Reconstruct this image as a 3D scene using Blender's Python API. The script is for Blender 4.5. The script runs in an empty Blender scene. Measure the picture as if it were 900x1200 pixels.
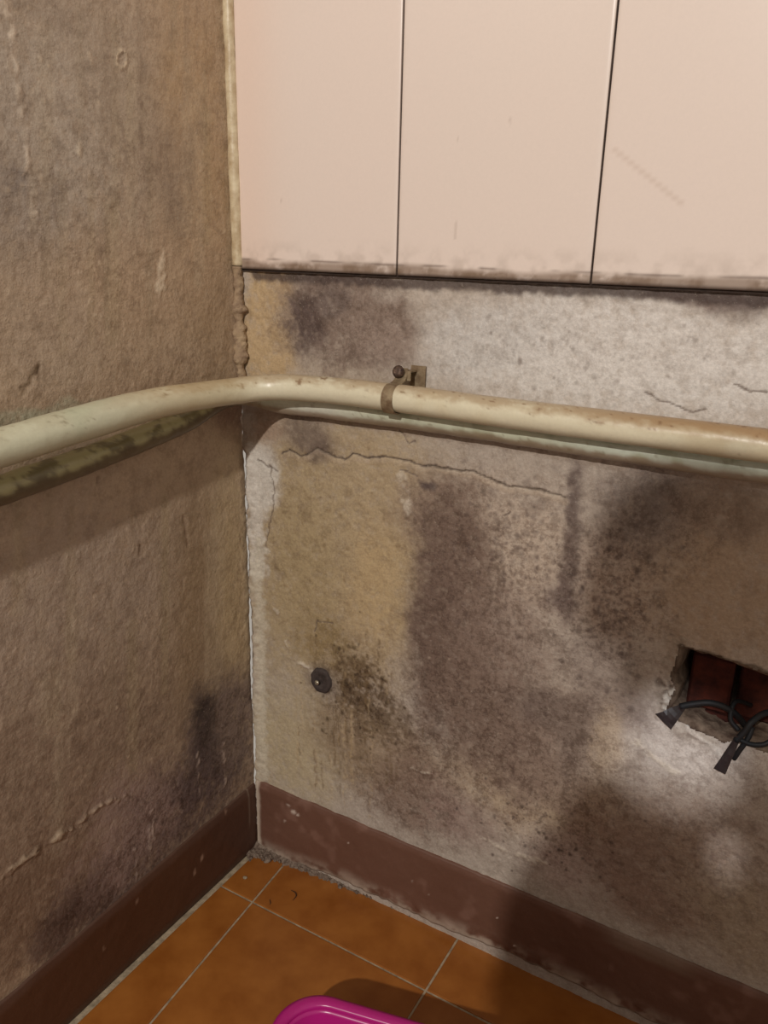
import bpy, bmesh, math, random
import numpy as np
from mathutils import Vector, Matrix

# ------------------------------------------------------------------ camera, light, exposure
F_PX, W_PX, H_PX = 951.0, 900.0, 1200.0
CAM_H = 1.06                                     # lens height above the floor, metres

def unit(v):
    v = np.array(v, float); return v/np.linalg.norm(v)
# wall and floor directions measured from the photograph's three vanishing points
AX = -unit((-1740, 354, -F_PX)); AZ = unit((70, 2900, F_PX)); AY = unit(np.cross(AZ, AX)); AX = unit(np.cross(AY, AZ))
ROT = np.array([AX, AY, AZ])                     # camera to world
def ray(px, py): return ROT @ unit((px-W_PX/2, -(py-H_PX/2), -F_PX))
_d = ray(300, 990); CAM = -_d*(CAM_H/-_d[2])     # the room corner at floor level is the origin
def hit(px, py, axis, val):
    d = ray(px, py); return CAM + d*((val-CAM[axis])/d[axis])
def onR(px, py, off=0.0): return hit(px, py, 1, -off)   # point on the right-hand wall (y = 0)
def onL(px, py, off=0.0): return hit(px, py, 0, off)    # point on the left-hand wall (x = 0)
def onF(px, py, z=0.0): return hit(px, py, 2, z)        # point on the floor

scene = bpy.context.scene
cd = bpy.data.cameras.new('camera'); cam = bpy.data.objects.new('camera', cd); scene.collection.objects.link(cam)
cd.sensor_fit = 'VERTICAL'; cd.sensor_height = 36; cd.lens = 36*F_PX/H_PX; cd.clip_start = 0.01
m = Matrix([list(ROT[i]) + [CAM[i]] for i in range(3)] + [[0, 0, 0, 1]])
cam.matrix_world = m
scene.camera = cam

world = bpy.data.worlds.new('room_ambient'); scene.world = world; world.use_nodes = True
bg = world.node_tree.nodes['Background']; bg.inputs[0].default_value = (1.0, 0.90, 0.79, 1); bg.inputs[1].default_value = 0.40
BULB = Vector((0.88, -3.0, 2.48))
ld = bpy.data.lights.new('ceiling_bulb', 'POINT'); ld.energy = 265; ld.color = (1.0, 0.955, 0.90); ld.shadow_soft_size = 0.032
lo = bpy.data.objects.new('ceiling_bulb', ld); scene.collection.objects.link(lo); lo.location = BULB
# added spots that make small cold gleams on the wall; their source is unseen
def gleam(target, half, energy, start):
    d_ = bpy.data.lights.new('added_gleam', 'SPOT'); d_.energy = energy; d_.color = (0.93, 0.95, 1.0)
    d_.spot_size = half*2; d_.spot_blend = 1.0; d_.shadow_soft_size = 0.012
    o_ = bpy.data.objects.new('added_gleam', d_); scene.collection.objects.link(o_); o_.location = start
    o_.rotation_euler = (Vector(target)-Vector(start)).to_track_quat('-Z', 'Y').to_euler()
scene.view_settings.view_transform = 'Standard'; scene.view_settings.look = 'None'
scene.view_settings.exposure = 0.0; scene.view_settings.gamma = 1.0; scene.view_settings.use_curve_mapping = False

# ------------------------------------------------------------------ helpers
rnd = random.Random(4)
def lin(c):
    c = np.array(c, float)/255.0
    return np.where(c <= 0.04045, c/12.92, ((c+0.055)/1.055)**2.4)
def link(ob): scene.collection.objects.link(ob); return ob
def mesh_obj(name, me, mat=None, parent=None):
    ob = link(bpy.data.objects.new(name, me))
    if mat: me.materials.append(mat)
    if parent: ob.parent = parent
    return ob
def bm_obj(name, bm, mat=None, parent=None, smooth=False):
    me = bpy.data.meshes.new(name); bm.to_mesh(me); bm.free()
    if smooth:
        me.polygons.foreach_set('use_smooth', [True]*len(me.polygons))
    return mesh_obj(name, me, mat, parent)
def tag(o, label=None, cat=None, group=None, kind=None):
    if label: o['label'] = label
    if cat: o['category'] = cat
    if group: o['group'] = group
    if kind: o['kind'] = kind
    return o
def empty(name, loc=(0, 0, 0), parent=None):
    o = link(bpy.data.objects.new(name, None)); o.location = loc; o.empty_display_size = 0.02
    if parent: o.parent = parent
    return o
def under(child, root):                          # parent, keeping world-space vertices where they are
    child.parent = root; child.matrix_parent_inverse = Matrix.Translation(-Vector(root.location))
    return child

def hashn(ix, iy, seed):
    h = (ix.astype(np.int64)*374761393 + iy.astype(np.int64)*668265263 + seed*974634777) & 0x7fffffff
    h = ((h ^ (h >> 13))*1274126177) & 0x7fffffff
    return ((h ^ (h >> 16)) & 0xffff)/65535.0
def vnoise(x, y, seed=0):
    ix = np.floor(x); iy = np.floor(y); fx = x-ix; fy = y-iy
    fx = fx*fx*(3-2*fx); fy = fy*fy*(3-2*fy)
    a = hashn(ix, iy, seed); b = hashn(ix+1, iy, seed); c = hashn(ix, iy+1, seed); d = hashn(ix+1, iy+1, seed)
    return (a*(1-fx)+b*fx)*(1-fy) + (c*(1-fx)+d*fx)*fy
def fbm(x, y, scale, octaves=4, seed=0, gain=0.5):
    s = 0; amp = 1; tot = 0
    for k in range(octaves):
        s = s + amp*vnoise(x*scale*2**k + 17.3*k, y*scale*2**k - 9.1*k, seed+k*7); tot += amp; amp *= gain
    return s/tot*2-1
def sstep(a, b, x):
    t = np.clip((x-a)/(b-a), 0, 1); return t*t*(3-2*t)
def seg_dist(u, v, pts):                         # distance to a polyline and its running parameter
    best = np.full(u.shape, 9.0)
    for (a, b) in zip(pts[:-1], pts[1:]):
        ax, ay = a; bx_, by = b; dx, dy = bx_-ax, by-ay; L2 = dx*dx+dy*dy+1e-12
        t = np.clip(((u-ax)*dx+(v-ay)*dy)/L2, 0, 1)
        best = np.minimum(best, np.hypot(u-ax-t*dx, v-ay-t*dy))
    return best

class Canvas:
    """colour and relief of one wall on a fine grid of real vertices"""
    def __init__(s, us, vs, conv, base, gain, seed):
        s.U, s.V = np.meshgrid(us, vs); s.conv = conv; s.gain = gain; s.seed = seed
        s.us, s.vs = us, vs
        s.C = np.ones(s.U.shape+(3,))*lin(base)*gain
        s.D = np.zeros(s.U.shape)                # relief towards the room
        s.n1 = fbm(s.U, s.V, 9, 5, seed, 0.6); s.n2 = fbm(s.U, s.V, 45, 4, seed+50, 0.65); s.n3 = fbm(s.U, s.V, 150, 2, seed+90)
        s.warpu = 0.012*fbm(s.U, s.V, 25, 4, seed+200, 0.6)+.002*s.n3; s.warpv = 0.012*fbm(s.U, s.V, 25, 4, seed+300, 0.6)+.002*fbm(s.U, s.V, 170, 2, seed+91)
        s.wbu = fbm(s.U, s.V, 110, 2, seed+11); s.wbv = fbm(s.U, s.V, 110, 2, seed+12); s.M = np.zeros(s.U.shape)
        s.gr = s.n2*.5+s.n3*.9+.6*fbm(s.U, s.V, 75, 4, seed+95, .75)
    def box(s, u0, u1, v0, v1):
        j0, j1 = np.searchsorted(s.us, [u0, u1]); i0, i1 = np.searchsorted(s.vs, [v0, v1]); return slice(i0, i1), slice(j0, j1)
    def mix(s, m, col, k=1.0, b=(slice(None), slice(None))):
        m = np.clip(m*k, 0, 1)[..., None]; s.C[b] = s.C[b]*(1-m) + lin(col)*s.gain*m
    def blob(s, px, py, rx, ry, col, k=1.0, rough=0.35, soft=0.6, grain=0.4, mould=None):
        c = s.conv(px, py); e = s.conv(px+rx, py); f = s.conv(px, py+ry)
        ru = abs(e[0]-c[0])+1e-5; rv = abs(f[1]-c[1])+1e-5
        b = s.box(c[0]-ru*2.3-.02, c[0]+ru*2.3+.02, c[1]-rv*2.3-.02, c[1]+rv*2.3+.02)
        if s.U[b].size == 0: return
        d = np.hypot((s.U[b]+s.warpu[b]-c[0])/ru, (s.V[b]+s.warpv[b]-c[1])/rv) + rough*s.n1[b]*0.8 + rough*0.6*s.n2[b]
        mk = 1-sstep(1-soft, 1+soft, d)
        g = np.clip(.5+(s.gr[b])*1.1+(mk-.5)*1.0, 0, 1)
        s.mix(mk*(1-grain)+grain*mk*g*1.5, col, k, b)
        if mould is not None: s.M[b] = np.maximum(s.M[b], mk*mould)
    def line(s, pts, w, col, k=1.0, depth=0.0, soft=1.0, wob=0.0015, brk=0.0):
        P = [s.conv(*p) for p in pts]; mg = w*2.2+wob*1.5
        b = s.box(min(p[0] for p in P)-mg, max(p[0] for p in P)+mg, min(p[1] for p in P)-mg, max(p[1] for p in P)+mg)
        full = np.zeros(s.U.shape)
        if s.U[b].size == 0: return full
        d = seg_dist(s.U[b]+wob*s.wbu[b], s.V[b]+wob*s.wbv[b], P)
        mk = 1-sstep(w*(1-0.6*soft), w*(1+soft), d)
        if brk: mk = mk*sstep(-brk, brk*0.6, s.n2[b]+.5*s.n3[b])
        if col is not None: s.mix(mk, col, k, b)
        if depth: s.D[b] += depth*mk
        full[b] = mk
        return full
    def dots(s, n, px, py, rx, ry, rmin, rmax, col, k, seed, depth=0.0):
        r = random.Random(seed); c = s.conv(px, py); e = s.conv(px+rx, py); f = s.conv(px, py+ry)
        ru, rv = abs(e[0]-c[0]), abs(f[1]-c[1]); C_ = lin(col)*s.gain
        for _ in range(n):
            u = c[0]+r.gauss(0, .55)*ru; v = c[1]+r.gauss(0, .55)*rv; rad = rmin+(rmax-rmin)*r.random()**2
            if not (s.us[0] < u < s.us[-1] and s.vs[0] < v < s.vs[-1]): continue
            i0, i1 = np.searchsorted(s.vs, [v-rad*2, v+rad*2]); j0, j1 = np.searchsorted(s.us, [u-rad*2, u+rad*2])
            if i1 <= i0 or j1 <= j0: continue
            uu = s.U[i0:i1, j0:j1]; vv = s.V[i0:i1, j0:j1]
            q = rad*(1+0.5*s.n3[i0:i1, j0:j1]); mk = (np.clip(1-np.hypot(uu-u, (vv-v)*r.uniform(.7, 1.1))/(1.6*q), 0, 1)*1.6).clip(0, 1)*k*r.uniform(.5, 1)
            s.C[i0:i1, j0:j1] = s.C[i0:i1, j0:j1]*(1-mk[..., None]) + C_*mk[..., None]
            if depth: s.D[i0:i1, j0:j1] += depth*mk

def grid_mesh(name, P, C, keep=None, flip=False, M=None):
    nv, nu = P.shape[:2]
    idx = np.arange(nv*nu).reshape(nv, nu)
    q = np.stack([idx[:-1, :-1], idx[:-1, 1:], idx[1:, 1:], idx[1:, :-1]], -1).reshape(-1, 4)
    if flip: q = q[:, ::-1]
    if keep is not None: q = q[keep.reshape(-1)]
    me = bpy.data.meshes.new(name)
    me.vertices.add(nv*nu); me.vertices.foreach_set('co', P.reshape(-1).astype(np.float32))
    me.loops.add(q.size); me.loops.foreach_set('vertex_index', q.reshape(-1).astype(np.int32))
    me.polygons.add(len(q)); me.polygons.foreach_set('loop_start', (np.arange(len(q))*4).astype(np.int32))
    me.polygons.foreach_set('use_smooth', np.ones(len(q), bool))
    me.update(calc_edges=True); me.validate()
    at = me.color_attributes.new('paint', 'FLOAT_COLOR', 'POINT')
    at.data.foreach_set('color', np.concatenate([np.clip(C, 0, 1), (np.ones(C.shape[:2]) if M is None else np.clip(M, 0, 1))[..., None]], -1).reshape(-1).astype(np.float32))
    return me
def axis(a, b, step, far=None, n=14):            # fine where the photograph looks, coarse beyond
    f = np.arange(a, b+1e-9, step)
    return f if far is None else np.concatenate([f, np.linspace(f[-1], far, n+1)[1:]])

# ------------------------------------------------------------------ materials
def mat(name, color, rough=0.6, spec=0.4, var=0.0, vscale=40, bump=0.0, bscale=120, metal=0.0, color2=None, coat=0.0, attr=None, detail=0.10, bump2=0.0, bscale2=600, stretch=(1, 1, 1), sub=0.0, mould=False):
    mt = bpy.data.materials.new(name); mt.use_nodes = True; nt = mt.node_tree; N = nt.nodes; L = nt.links
    b = N['Principled BSDF']; b.inputs['Roughness'].default_value = rough; b.inputs['Metallic'].default_value = metal
    b.inputs['Specular IOR Level'].default_value = spec; b.inputs['Coat Weight'].default_value = coat
    tc = N.new('ShaderNodeTexCoord'); mp = N.new('ShaderNodeMapping'); mp.inputs['Scale'].default_value = stretch
    L.new(tc.outputs['Object'], mp.inputs['Vector'])
    def noise(sc, det=4, ro=.6):
        n = N.new('ShaderNodeTexNoise'); n.inputs['Scale'].default_value = sc; n.inputs['Detail'].default_value = det
        n.inputs['Roughness'].default_value = ro; L.new(mp.outputs[0], n.inputs['Vector']); return n
    def rgbmix(kind, fac, a, c):
        x = N.new('ShaderNodeMix'); x.data_type = 'RGBA'; x.blend_type = kind
        for k_, v_ in ((0, fac), (6, a), (7, c)):
            if hasattr(v_, 'links'): L.new(v_, x.inputs[k_])
            else: x.inputs[k_].default_value = v_ if k_ == 0 else (*v_, 1)
        return x.outputs[2]
    if attr:
        a = N.new('ShaderNodeAttribute'); a.attribute_name = attr; cur = a.outputs['Color']
        n = noise(260, 5, .7); r = N.new('ShaderNodeMapRange'); r.inputs[1].default_value = .3; r.inputs[2].default_value = .7
        r.inputs[3].default_value = 1-detail; r.inputs[4].default_value = 1+detail; L.new(n.outputs[0], r.inputs[0])
        vm = N.new('ShaderNodeVectorMath'); vm.operation = 'SCALE'; L.new(cur, vm.inputs[0]); L.new(r.outputs[0], vm.inputs['Scale'])
        out = vm.outputs[0]
        if mould:                                # fine fungal speckle where the wall's mould map is high, pale salt bloom elsewhere
            def step(src, lo, hi):
                q = N.new('ShaderNodeMapRange'); q.interpolation_type = 'SMOOTHSTEP'; q.inputs[1].default_value = lo; q.inputs[2].default_value = hi; L.new(src, q.inputs[0]); return q.outputs[0]
            def mth(op, x, y):
                q = N.new('ShaderNodeMath'); q.operation = op
                for k_, v_ in ((0, x), (1, y)):
                    if hasattr(v_, 'links'): L.new(v_, q.inputs[k_])
                    else: q.inputs[k_].default_value = v_
                return q.outputs[0]
            fine = noise(170, 7, .78); coarse = noise(38, 6, .7); salt = noise(330, 4, .7)
            f_ = mth('ADD', mth('MULTIPLY', fine.outputs[0], .6), mth('MULTIPLY', coarse.outputs[0], .4))
            sp = mth('MULTIPLY', step(f_, .47, .56), a.outputs['Alpha'])
            out = rgbmix('MULTIPLY', mth('MULTIPLY', sp, .9), out, (.52, .47, .45))
            out = rgbmix('MULTIPLY', mth('MULTIPLY', step(coarse.outputs[0], .48, .66), .5), out, (.72, .69, .66))
            out = rgbmix('MIX', mth('MULTIPLY', step(salt.outputs[0], .60, .70), .30), out, (.62, .55, .46))
        L.new(out, b.inputs['Base Color'])
    else:
        c1 = tuple(lin(color)); c2 = tuple(lin(color2)) if color2 else tuple(lin(color)*(1-var))
        n = noise(vscale); r = N.new('ShaderNodeMapRange'); r.inputs[1].default_value = .35; r.inputs[2].default_value = .68
        L.new(n.outputs[0], r.inputs[0])
        L.new(rgbmix('MIX', r.outputs[0], c1, c2), b.inputs['Base Color'])
    prev = None
    for st, sc in ((bump, bscale), (bump2, bscale2)):
        if st:
            n = noise(sc, 3, .55); bp = N.new('ShaderNodeBump'); bp.inputs['Strength'].default_value = 1.0
            bp.inputs['Distance'].default_value = st; L.new(n.outputs[0], bp.inputs['Height'])
            if prev: L.new(prev, bp.inputs['Normal'])
            prev = bp.outputs[0]
    if prev: L.new(prev, b.inputs['Normal'])
    return mt
M_plaster = mat('stained_plaster', None, 0.72, 0.30, attr='paint', detail=.15, bump=.0012, bscale=110, bump2=.0005, bscale2=420, mould=True)
M_left = mat('old_wall_paint', None, 0.5, 0.35, attr='paint', detail=.10, bump=.0010, bscale=185, bump2=.0004, bscale2=420, mould=True)
M_tile = mat('cream_wall_tile', None, 0.22, 0.5, attr='paint', detail=.015, bump=.0001, bscale=14)
M_joint = mat('dark_grimy_joint', (64, 52, 46), 0.9, 0.2, var=.4, vscale=120, bump=.001, bscale=200)
M_skirt = mat('brown_skirting_paint', None, 0.5, 0.35, attr='paint', detail=.06, bump=.0005, bscale=60, bump2=.0002, bscale2=300)
M_pipe = mat('cream_pipe_paint', None, 0.34, 0.5, attr='paint', detail=.04, bump=.0003, bscale=60, bump2=.00012, bscale2=300)
M_floor = mat('orange_floor_tile', (158, 98, 42), 0.33, 0.45, vscale=14, color2=(136, 78, 28), bump=.0002, bscale=30)
M_grout = mat('pale_floor_grout', (176, 158, 132), 0.9, 0.2, var=.45, vscale=70, bump=.001, bscale=200)
M_debris = mat('crumbled_plaster', (136, 120, 106), 0.95, 0.15, vscale=160, color2=(84, 66, 56), bump=.002, bscale=220)
M_bead = mat('ivory_corner_bead', (214, 198, 166), 0.4, 0.4, vscale=55, color2=(176, 152, 118), bump=.0005, bscale=160)
M_mortar = mat('rough_corner_mortar', (176, 152, 122), 0.9, 0.2, vscale=60, color2=(136, 112, 92), bump=.003, bscale=120)
M_brick = mat('red_hollow_brick', (84, 42, 32), 0.95, 0.1, vscale=50, color2=(54, 30, 26), bump=.002, bscale=120)
M_void = mat('raw_mortar', (124, 106, 90), 0.95, 0.1, vscale=60, color2=(74, 58, 48), bump=.003, bscale=110)
M_wire = mat('black_cable', (30, 27, 26), 0.6, 0.3, vscale=60, color2=(22, 26, 30))
M_tape = mat('black_tape', (48, 42, 42), 0.4, 0.45, var=.3, vscale=80)
M_clamp = mat('dull_galvanised', (158, 140, 112), 0.5, 0.5, vscale=90, color2=(120, 98, 74), metal=0.35, bump=.0006, bscale=200)
M_screw = mat('rusty_screw', (110, 88, 74), 0.55, 0.4, vscale=260, color2=(52, 38, 34), metal=.4, bump=.001, bscale=300)
M_plug = mat('dark_rubber_plug', (74, 64, 60), 0.8, 0.25, var=.4, vscale=150, bump=.0012, bscale=240)
M_steel = mat('bright_screw', (200, 190, 170), 0.3, 0.5, metal=.8)
M_basin = mat('magenta_plastic', (178, 30, 120), 0.28, 0.5, var=.08, vscale=8, sub=.1)
M_fibre = mat('dark_fibre', (62, 40, 28), 0.8)

# ------------------------------------------------------------------ right-hand wall (plaster, y = 0)
def cR(px, py): p = onR(px, py); return (p[0], p[2])
TILE_Z = 1.024                                   # underside of the wall tiles
HOLE = [cR(*p) for p in [(797, 757), (830, 765), (866, 777), (905, 791), (960, 808), (968, 850), (960, 905), (905, 884), (868, 872), (845, 868), (826, 858), (808, 850), (797, 846), (789, 838), (781, 832), (786, 822), (790, 806), (786, 790), (792, 774)]]
def inside(u, v, poly):
    r = np.zeros(u.shape, bool); n = len(poly)
    for i in range(n):
        (x1, y1), (x2, y2) = poly[i], poly[(i+1) % n]
        c = ((y1 > v) != (y2 > v)) & (u < (x2-x1)*(v-y1)/(y2-y1+1e-12)+x1); r ^= c
    return r

def build_wall_right():
    us = axis(0, 0.88, 0.0017, 1.75); vs = np.concatenate([np.arange(0, TILE_Z+.03, 0.0017), np.linspace(1.06, 2.2, 8)])
    c = Canvas(us, vs, cR, (176, 162, 148), 1.0, 3)
    B = c.blob
    # broad grounds
    B(720, 420, 290, 80, (214, 207, 200), .95, .3)
    B(560, 395, 90, 45, (198, 192, 186), .7)
    B(400, 620, 130, 140, (176, 154, 120), .9, .3, .5)
    B(350, 700, 60, 130, (168, 146, 106), .7, .3)
    B(440, 720, 45, 110, (176, 152, 114), .65, .3)
    B(345, 870, 60, 70, (182, 164, 130), .8)
    B(450, 880, 60, 50, (160, 136, 106), .6)
    B(600, 640, 85, 90, (188, 168, 148), .7, .4)
    B(712, 690, 45, 75, (186, 166, 150), .7, .4)
    B(620, 930, 120, 50, (186, 162, 130), .7, .4)
    B(640, 860, 70, 90, (160, 140, 124), .6, .4)
    B(850, 680, 110, 110, (172, 146, 118), .7, .3)
    B(800, 860, 70, 50, (196, 184, 172), .9, .4)  # pale patch painted in for the bright gleam beside the hole
    B(800, 1010, 130, 80, (152, 128, 108), .7, .4)
    B(870, 1080, 90, 60, (166, 148, 124), .7, .4)
    B(660, 1010, 50, 35, (182, 160, 148), .7, .4)
    # upper strip stains
    B(314, 385, 32, 85, (184, 158, 122), .85, .3, .35)
    B(415, 375, 85, 62, (134, 116, 104), .92, .45, .4)
    B(362, 378, 20, 34, (96, 80, 74), .8, .6)
    B(392, 352, 20, 20, (108, 94, 88), .6, .5)
    B(450, 400, 40, 30, (150, 132, 120), .6)
    B(500, 345, 70, 14, (190, 178, 166), .6, .5)
    B(880, 352, 60, 20, (118, 104, 98), .8, .6)
    B(800, 350, 60, 9, (134, 118, 110), .7, .6)
    c.line([(300, 323), (470, 331), (700, 341), (900, 352)], .006, (78, 64, 60), .85, 0, .9, .004)
    c.line([(290, 480), (600, 524), (900, 580)], .004, (150, 132, 116), .6, 0, .9, .003)  # brown line painted along under the thin pipe, standing in for its shadow
    # purple-brown mould
    B(520, 600, 55, 42, (138, 116, 100), .75, .6)
    B(528, 730, 52, 130, (122, 100, 86), .92, .4, .35)
    B(505, 760, 30, 110, (112, 90, 78), .6, .5)
    B(560, 830, 70, 80, (126, 104, 90), .8, .5)
    B(590, 745, 60, 60, (140, 118, 104), .6, .6)
    B(620, 890, 60, 60, (132, 110, 96), .6, .6)
    B(480, 930, 55, 45, (134, 110, 94), .75, .6)
    B(540, 960, 50, 30, (150, 124, 112), .6, .6)
    B(674, 585, 11, 70, (116, 100, 92), .9, .5)
    B(664, 670, 11, 60, (118, 100, 90), .9, .5)
    B(655, 700, 20, 18, (116, 98, 90), .7, .6)
    B(752, 595, 60, 55, (128, 114, 106), .7, .6)
    B(770, 585, 20, 25, (112, 100, 94), .35, .5)
    B(850, 600, 70, 30, (136, 116, 100), .6, .5)
    B(640, 830, 40, 25, (118, 100, 90), .7, .6)
    B(675, 855, 24, 60, (128, 110, 98), .8, .5)
    B(730, 830, 40, 30, (136, 118, 108), .6, .6)
    B(700, 780, 50, 40, (138, 122, 112), .5, .6)
    B(362, 512, 30, 22, (120, 102, 90), .7, .7)
    B(372, 530, 16, 14, (104, 86, 76), .6, .7)
    B(498, 568, 10, 6, (96, 80, 74), .8, .5)
    B(712, 868, 20, 46, (178, 158, 134), .6, .3, .45, .4)
    B(720, 1000, 60, 50, (134, 106, 90), .5, .6)
    B(760, 1060, 70, 25, (146, 118, 100), .6, .6)
    # yellow and dark bloom round the plug
    B(385, 760, 32, 34, (148, 124, 82), .7, .5)
    B(418, 800, 34, 40, (118, 96, 68), .75, .7, .5, .9)
    B(377, 797, 19, 20, (112, 98, 90), .7, .4)
    B(440, 830, 40, 30, (112, 92, 70), .6, .8, .5, .9)
    B(400, 860, 50, 40, (142, 120, 92), .6, .6)
    B(440, 690, 30, 60, (190, 162, 116), .5, .4)
    rr = random.Random(8)
    for k in range(46):                          # fine vertical run marks
        x = rr.gauss(410, 34); y = rr.uniform(735, 880); l = rr.uniform(20, 75)
        c.line([(x, y), (x+rr.uniform(-3, 3), y+l)], rr.uniform(.0008, .002), (112, 88, 56) if rr.random() < .65 else (176, 150, 110), rr.uniform(.3, .6), 0, .9, .003, .25)
    for x, y0, y1 in [(402, 850, 945), (411, 838, 936), (433, 825, 960), (386, 880, 938), (368, 840, 925), (352, 800, 900)]:
        c.line([(x, y0), (x+3, (y0+y1)/2), (x+1, y1)], .0013, (184, 160, 126), .6, .0003, .8, .005, .5)
    for k in range(24):
        x = rr.uniform(300, 760); y = rr.uniform(560, 960); l = rr.uniform(20, 60)
        c.line([(x, y), (x+rr.uniform(-8, 8), y+l)], rr.uniform(.001, .003), (130, 108, 90), .3, 0, .9, .005, .3)
    for x, y, a, b_, q in [(600, 700, 150, 140, .75), (540, 850, 110, 110, .9), (720, 700, 70, 110, .8), (640, 900, 130, 120, .8), (480, 940, 80, 40, .8), (560, 620, 110, 60, .6), (760, 620, 90, 80, .6), (840, 960, 140, 160, .5), (420, 810, 60, 60, .9), (400, 380, 90, 60, .6), (360, 640, 90, 140, .35), (660, 400, 260, 70, .25)]:
        B(x, y, a, b_, (150, 130, 114), .0, mould=q)
    # speckle
    c.dots(420, 720, 700, 60, 100, .001, .0034, (96, 80, 74), .55, 21)
    c.dots(340, 590, 670, 80, 90, .001, .0034, (104, 86, 78), .45, 22)
    c.dots(160, 620, 620, 90, 60, .001, .0036, (106, 90, 82), .45, 23)
    c.dots(200, 560, 850, 110, 100, .001, .003, (104, 84, 74), .4, 24)
    c.dots(160, 520, 860, 110, 90, .0008, .002, (200, 178, 156), .4, 25)
    c.dots(200, 420, 810, 50, 60, .0008, .003, (74, 56, 36), .8, 26)
    c.dots(220, 780, 1000, 120, 90, .001, .004, (118, 94, 84), .35, 27)
    c.dots(120, 640, 980, 80, 40, .0008, .0025, (76, 60, 54), .8, 28)
    c.dots(140, 380, 640, 70, 110, .0008, .003, (130, 104, 70), .5, 29)
    c.dots(160, 640, 410, 230, 45, .0008, .003, (140, 128, 120), .5, 30)
    c.dots(16, 600, 600, 110, 50, .004, .008, (112, 96, 88), .45, 31)
    # whitish scars and dried glue by the corner
    for pts, w in [([(470, 560), (478, 600)], .006), ([(356, 778), (372, 792)], .004), ([(333, 752), (345, 772), (360, 782)], .003), ([(322, 712), (326, 720)], .002), ([(482, 900), (520, 915)], .002), ([(560, 980), (600, 1000), (640, 1012)], .003), ([(745, 870), (790, 905)], .004)]:
        c.line(pts, w, (206, 192, 172), .7, .001, .8, .006, .4)
    c.line([(297, 535), (301, 600), (303, 670)], .014, (204, 196, 184), .85, 0, .6, .012)
    c.line([(303, 640), (306, 760), (308, 905)], .009, (198, 188, 166), .65, 0, .8, .012)
    B(308, 562, 24, 40, (206, 198, 186), .9, .4, .3)
    B(312, 500, 20, 26, (160, 134, 112), .7, .4)
    c.line([(316, 545), (322, 575), (320, 590), (312, 640)], .0012, (110, 92, 76), .7, -.001, .6, .004)
    c.line([(302, 538), (314, 548), (326, 552)], .0012, (96, 78, 66), .7, -.002, .6, .003)
    # cracks
    crack = [(330, 531), (338, 527), (352, 534), (362, 532), (372, 525), (390, 535), (404, 538), (412, 532), (430, 536), (452, 535), (480, 540), (494, 546), (506, 546), (530, 550), (556, 553), (575, 562), (596, 569), (630, 573), (662, 583)]
    c.line(crack, .0011, (70, 54, 46), .95, -.0022, .6, .002)
    c.line([(x, y+4) for x, y in crack], .0035, (188, 166, 140), .35, .0008, .9, .002)
    for pts in [[(468, 505), (474, 512), (478, 520), (486, 517)], [(470, 552), (478, 553), (488, 558)], [(756, 460), (772, 469), (790, 474), (812, 484), (828, 481)], [(860, 450), (880, 458), (900, 460)], [(390, 730), (372, 728), (368, 740)], [(590, 605), (598, 600)]]:
        c.line(pts, .0009, (112, 96, 86), .8, -.0014, .6, .002)
    # relief
    c.D += 0.0014*c.n1 + 0.0011*c.n2 + 0.0006*c.n3
    strip = sstep(.90, .96, c.V)
    c.D += strip*0.0016*fbm(c.U, c.V, 60, 3, 77)
    edge = sstep(.03, .012, c.U)*sstep(.80, .74, c.V)*sstep(.02, .05, c.V)     # pale lip that stands proud beside the corner gap
    c.D += edge*0.005*(1+.4*c.n2)
    rag = .006 + .0035*fbm(c.V, c.V*0, 30, 4, 5) + .002*fbm(c.V, c.V*0, 120, 2, 6)
    gap = 1-sstep(-.001, .002, c.U-rag)
    gap *= sstep(.76, .74, c.V)
    c.D -= gap*.012; c.mix((1-sstep(.002, .0045, c.U-rag))*sstep(.76, .74, c.V)*sstep(.25, .45, c.V+.1*c.n1), (92, 76, 60), .9)
    c.D += .002*sstep(.012, 0, np.abs(c.V-.80)) * sstep(.1, .0, c.U)
    # bulging broken edge by the hole
    low_ = sstep(.86, .80, c.V)[..., None]; g_ = c.C.mean(-1, keepdims=True); c.C = c.C*(1-.13*low_)+g_*.13*low_*np.array([1.05, 1.0, .93])
    near = c.line([(797, 757), (790, 800), (781, 832), (797, 848), (830, 866)], .012, None, 0, 0, .9, .006)
    c.D += near*.003*(.5+c.n2); c.mix(near, (150, 136, 120), .6)
    c.dots(70, 792, 815, 14, 26, .0015, .005, (86, 68, 54), .8, 40, -.003)
    c.dots(60, 788, 825, 12, 18, .0015, .004, (206, 198, 186), .8, 41, .002)
    c.line([(797, 757), (866, 777), (905, 791)], .0025, (84, 68, 54), .8, 0, .7, .003)
    c.line([(806, 852), (830, 872), (850, 890)], .003, (200, 190, 178), .6, .001, .7, .004)
    # grime directly under the tiles and hard relief fade above them
    above = sstep(TILE_Z+.004, TILE_Z+.012, c.V); c.D = c.D*(1-above); c.mix(above, (70, 58, 52), 1)
    P = np.stack([c.U, -c.D, c.V], -1)
    cu = (c.U[:-1, :-1]+c.U[1:, 1:])/2; cv = (c.V[:-1, :-1]+c.V[1:, 1:])/2
    wu = cu+.0025*fbm(cu, cv, 90, 2, 9); wv = cv+.0025*fbm(cu, cv, 90, 2, 10)
    keep = ~inside(wu, wv, HOLE)
    me = grid_mesh('wall_right', P, c.C, keep, False, c.M)
    return tag(mesh_obj('wall_right', me, M_plaster), kind='structure')
wall_right = build_wall_right()

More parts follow.
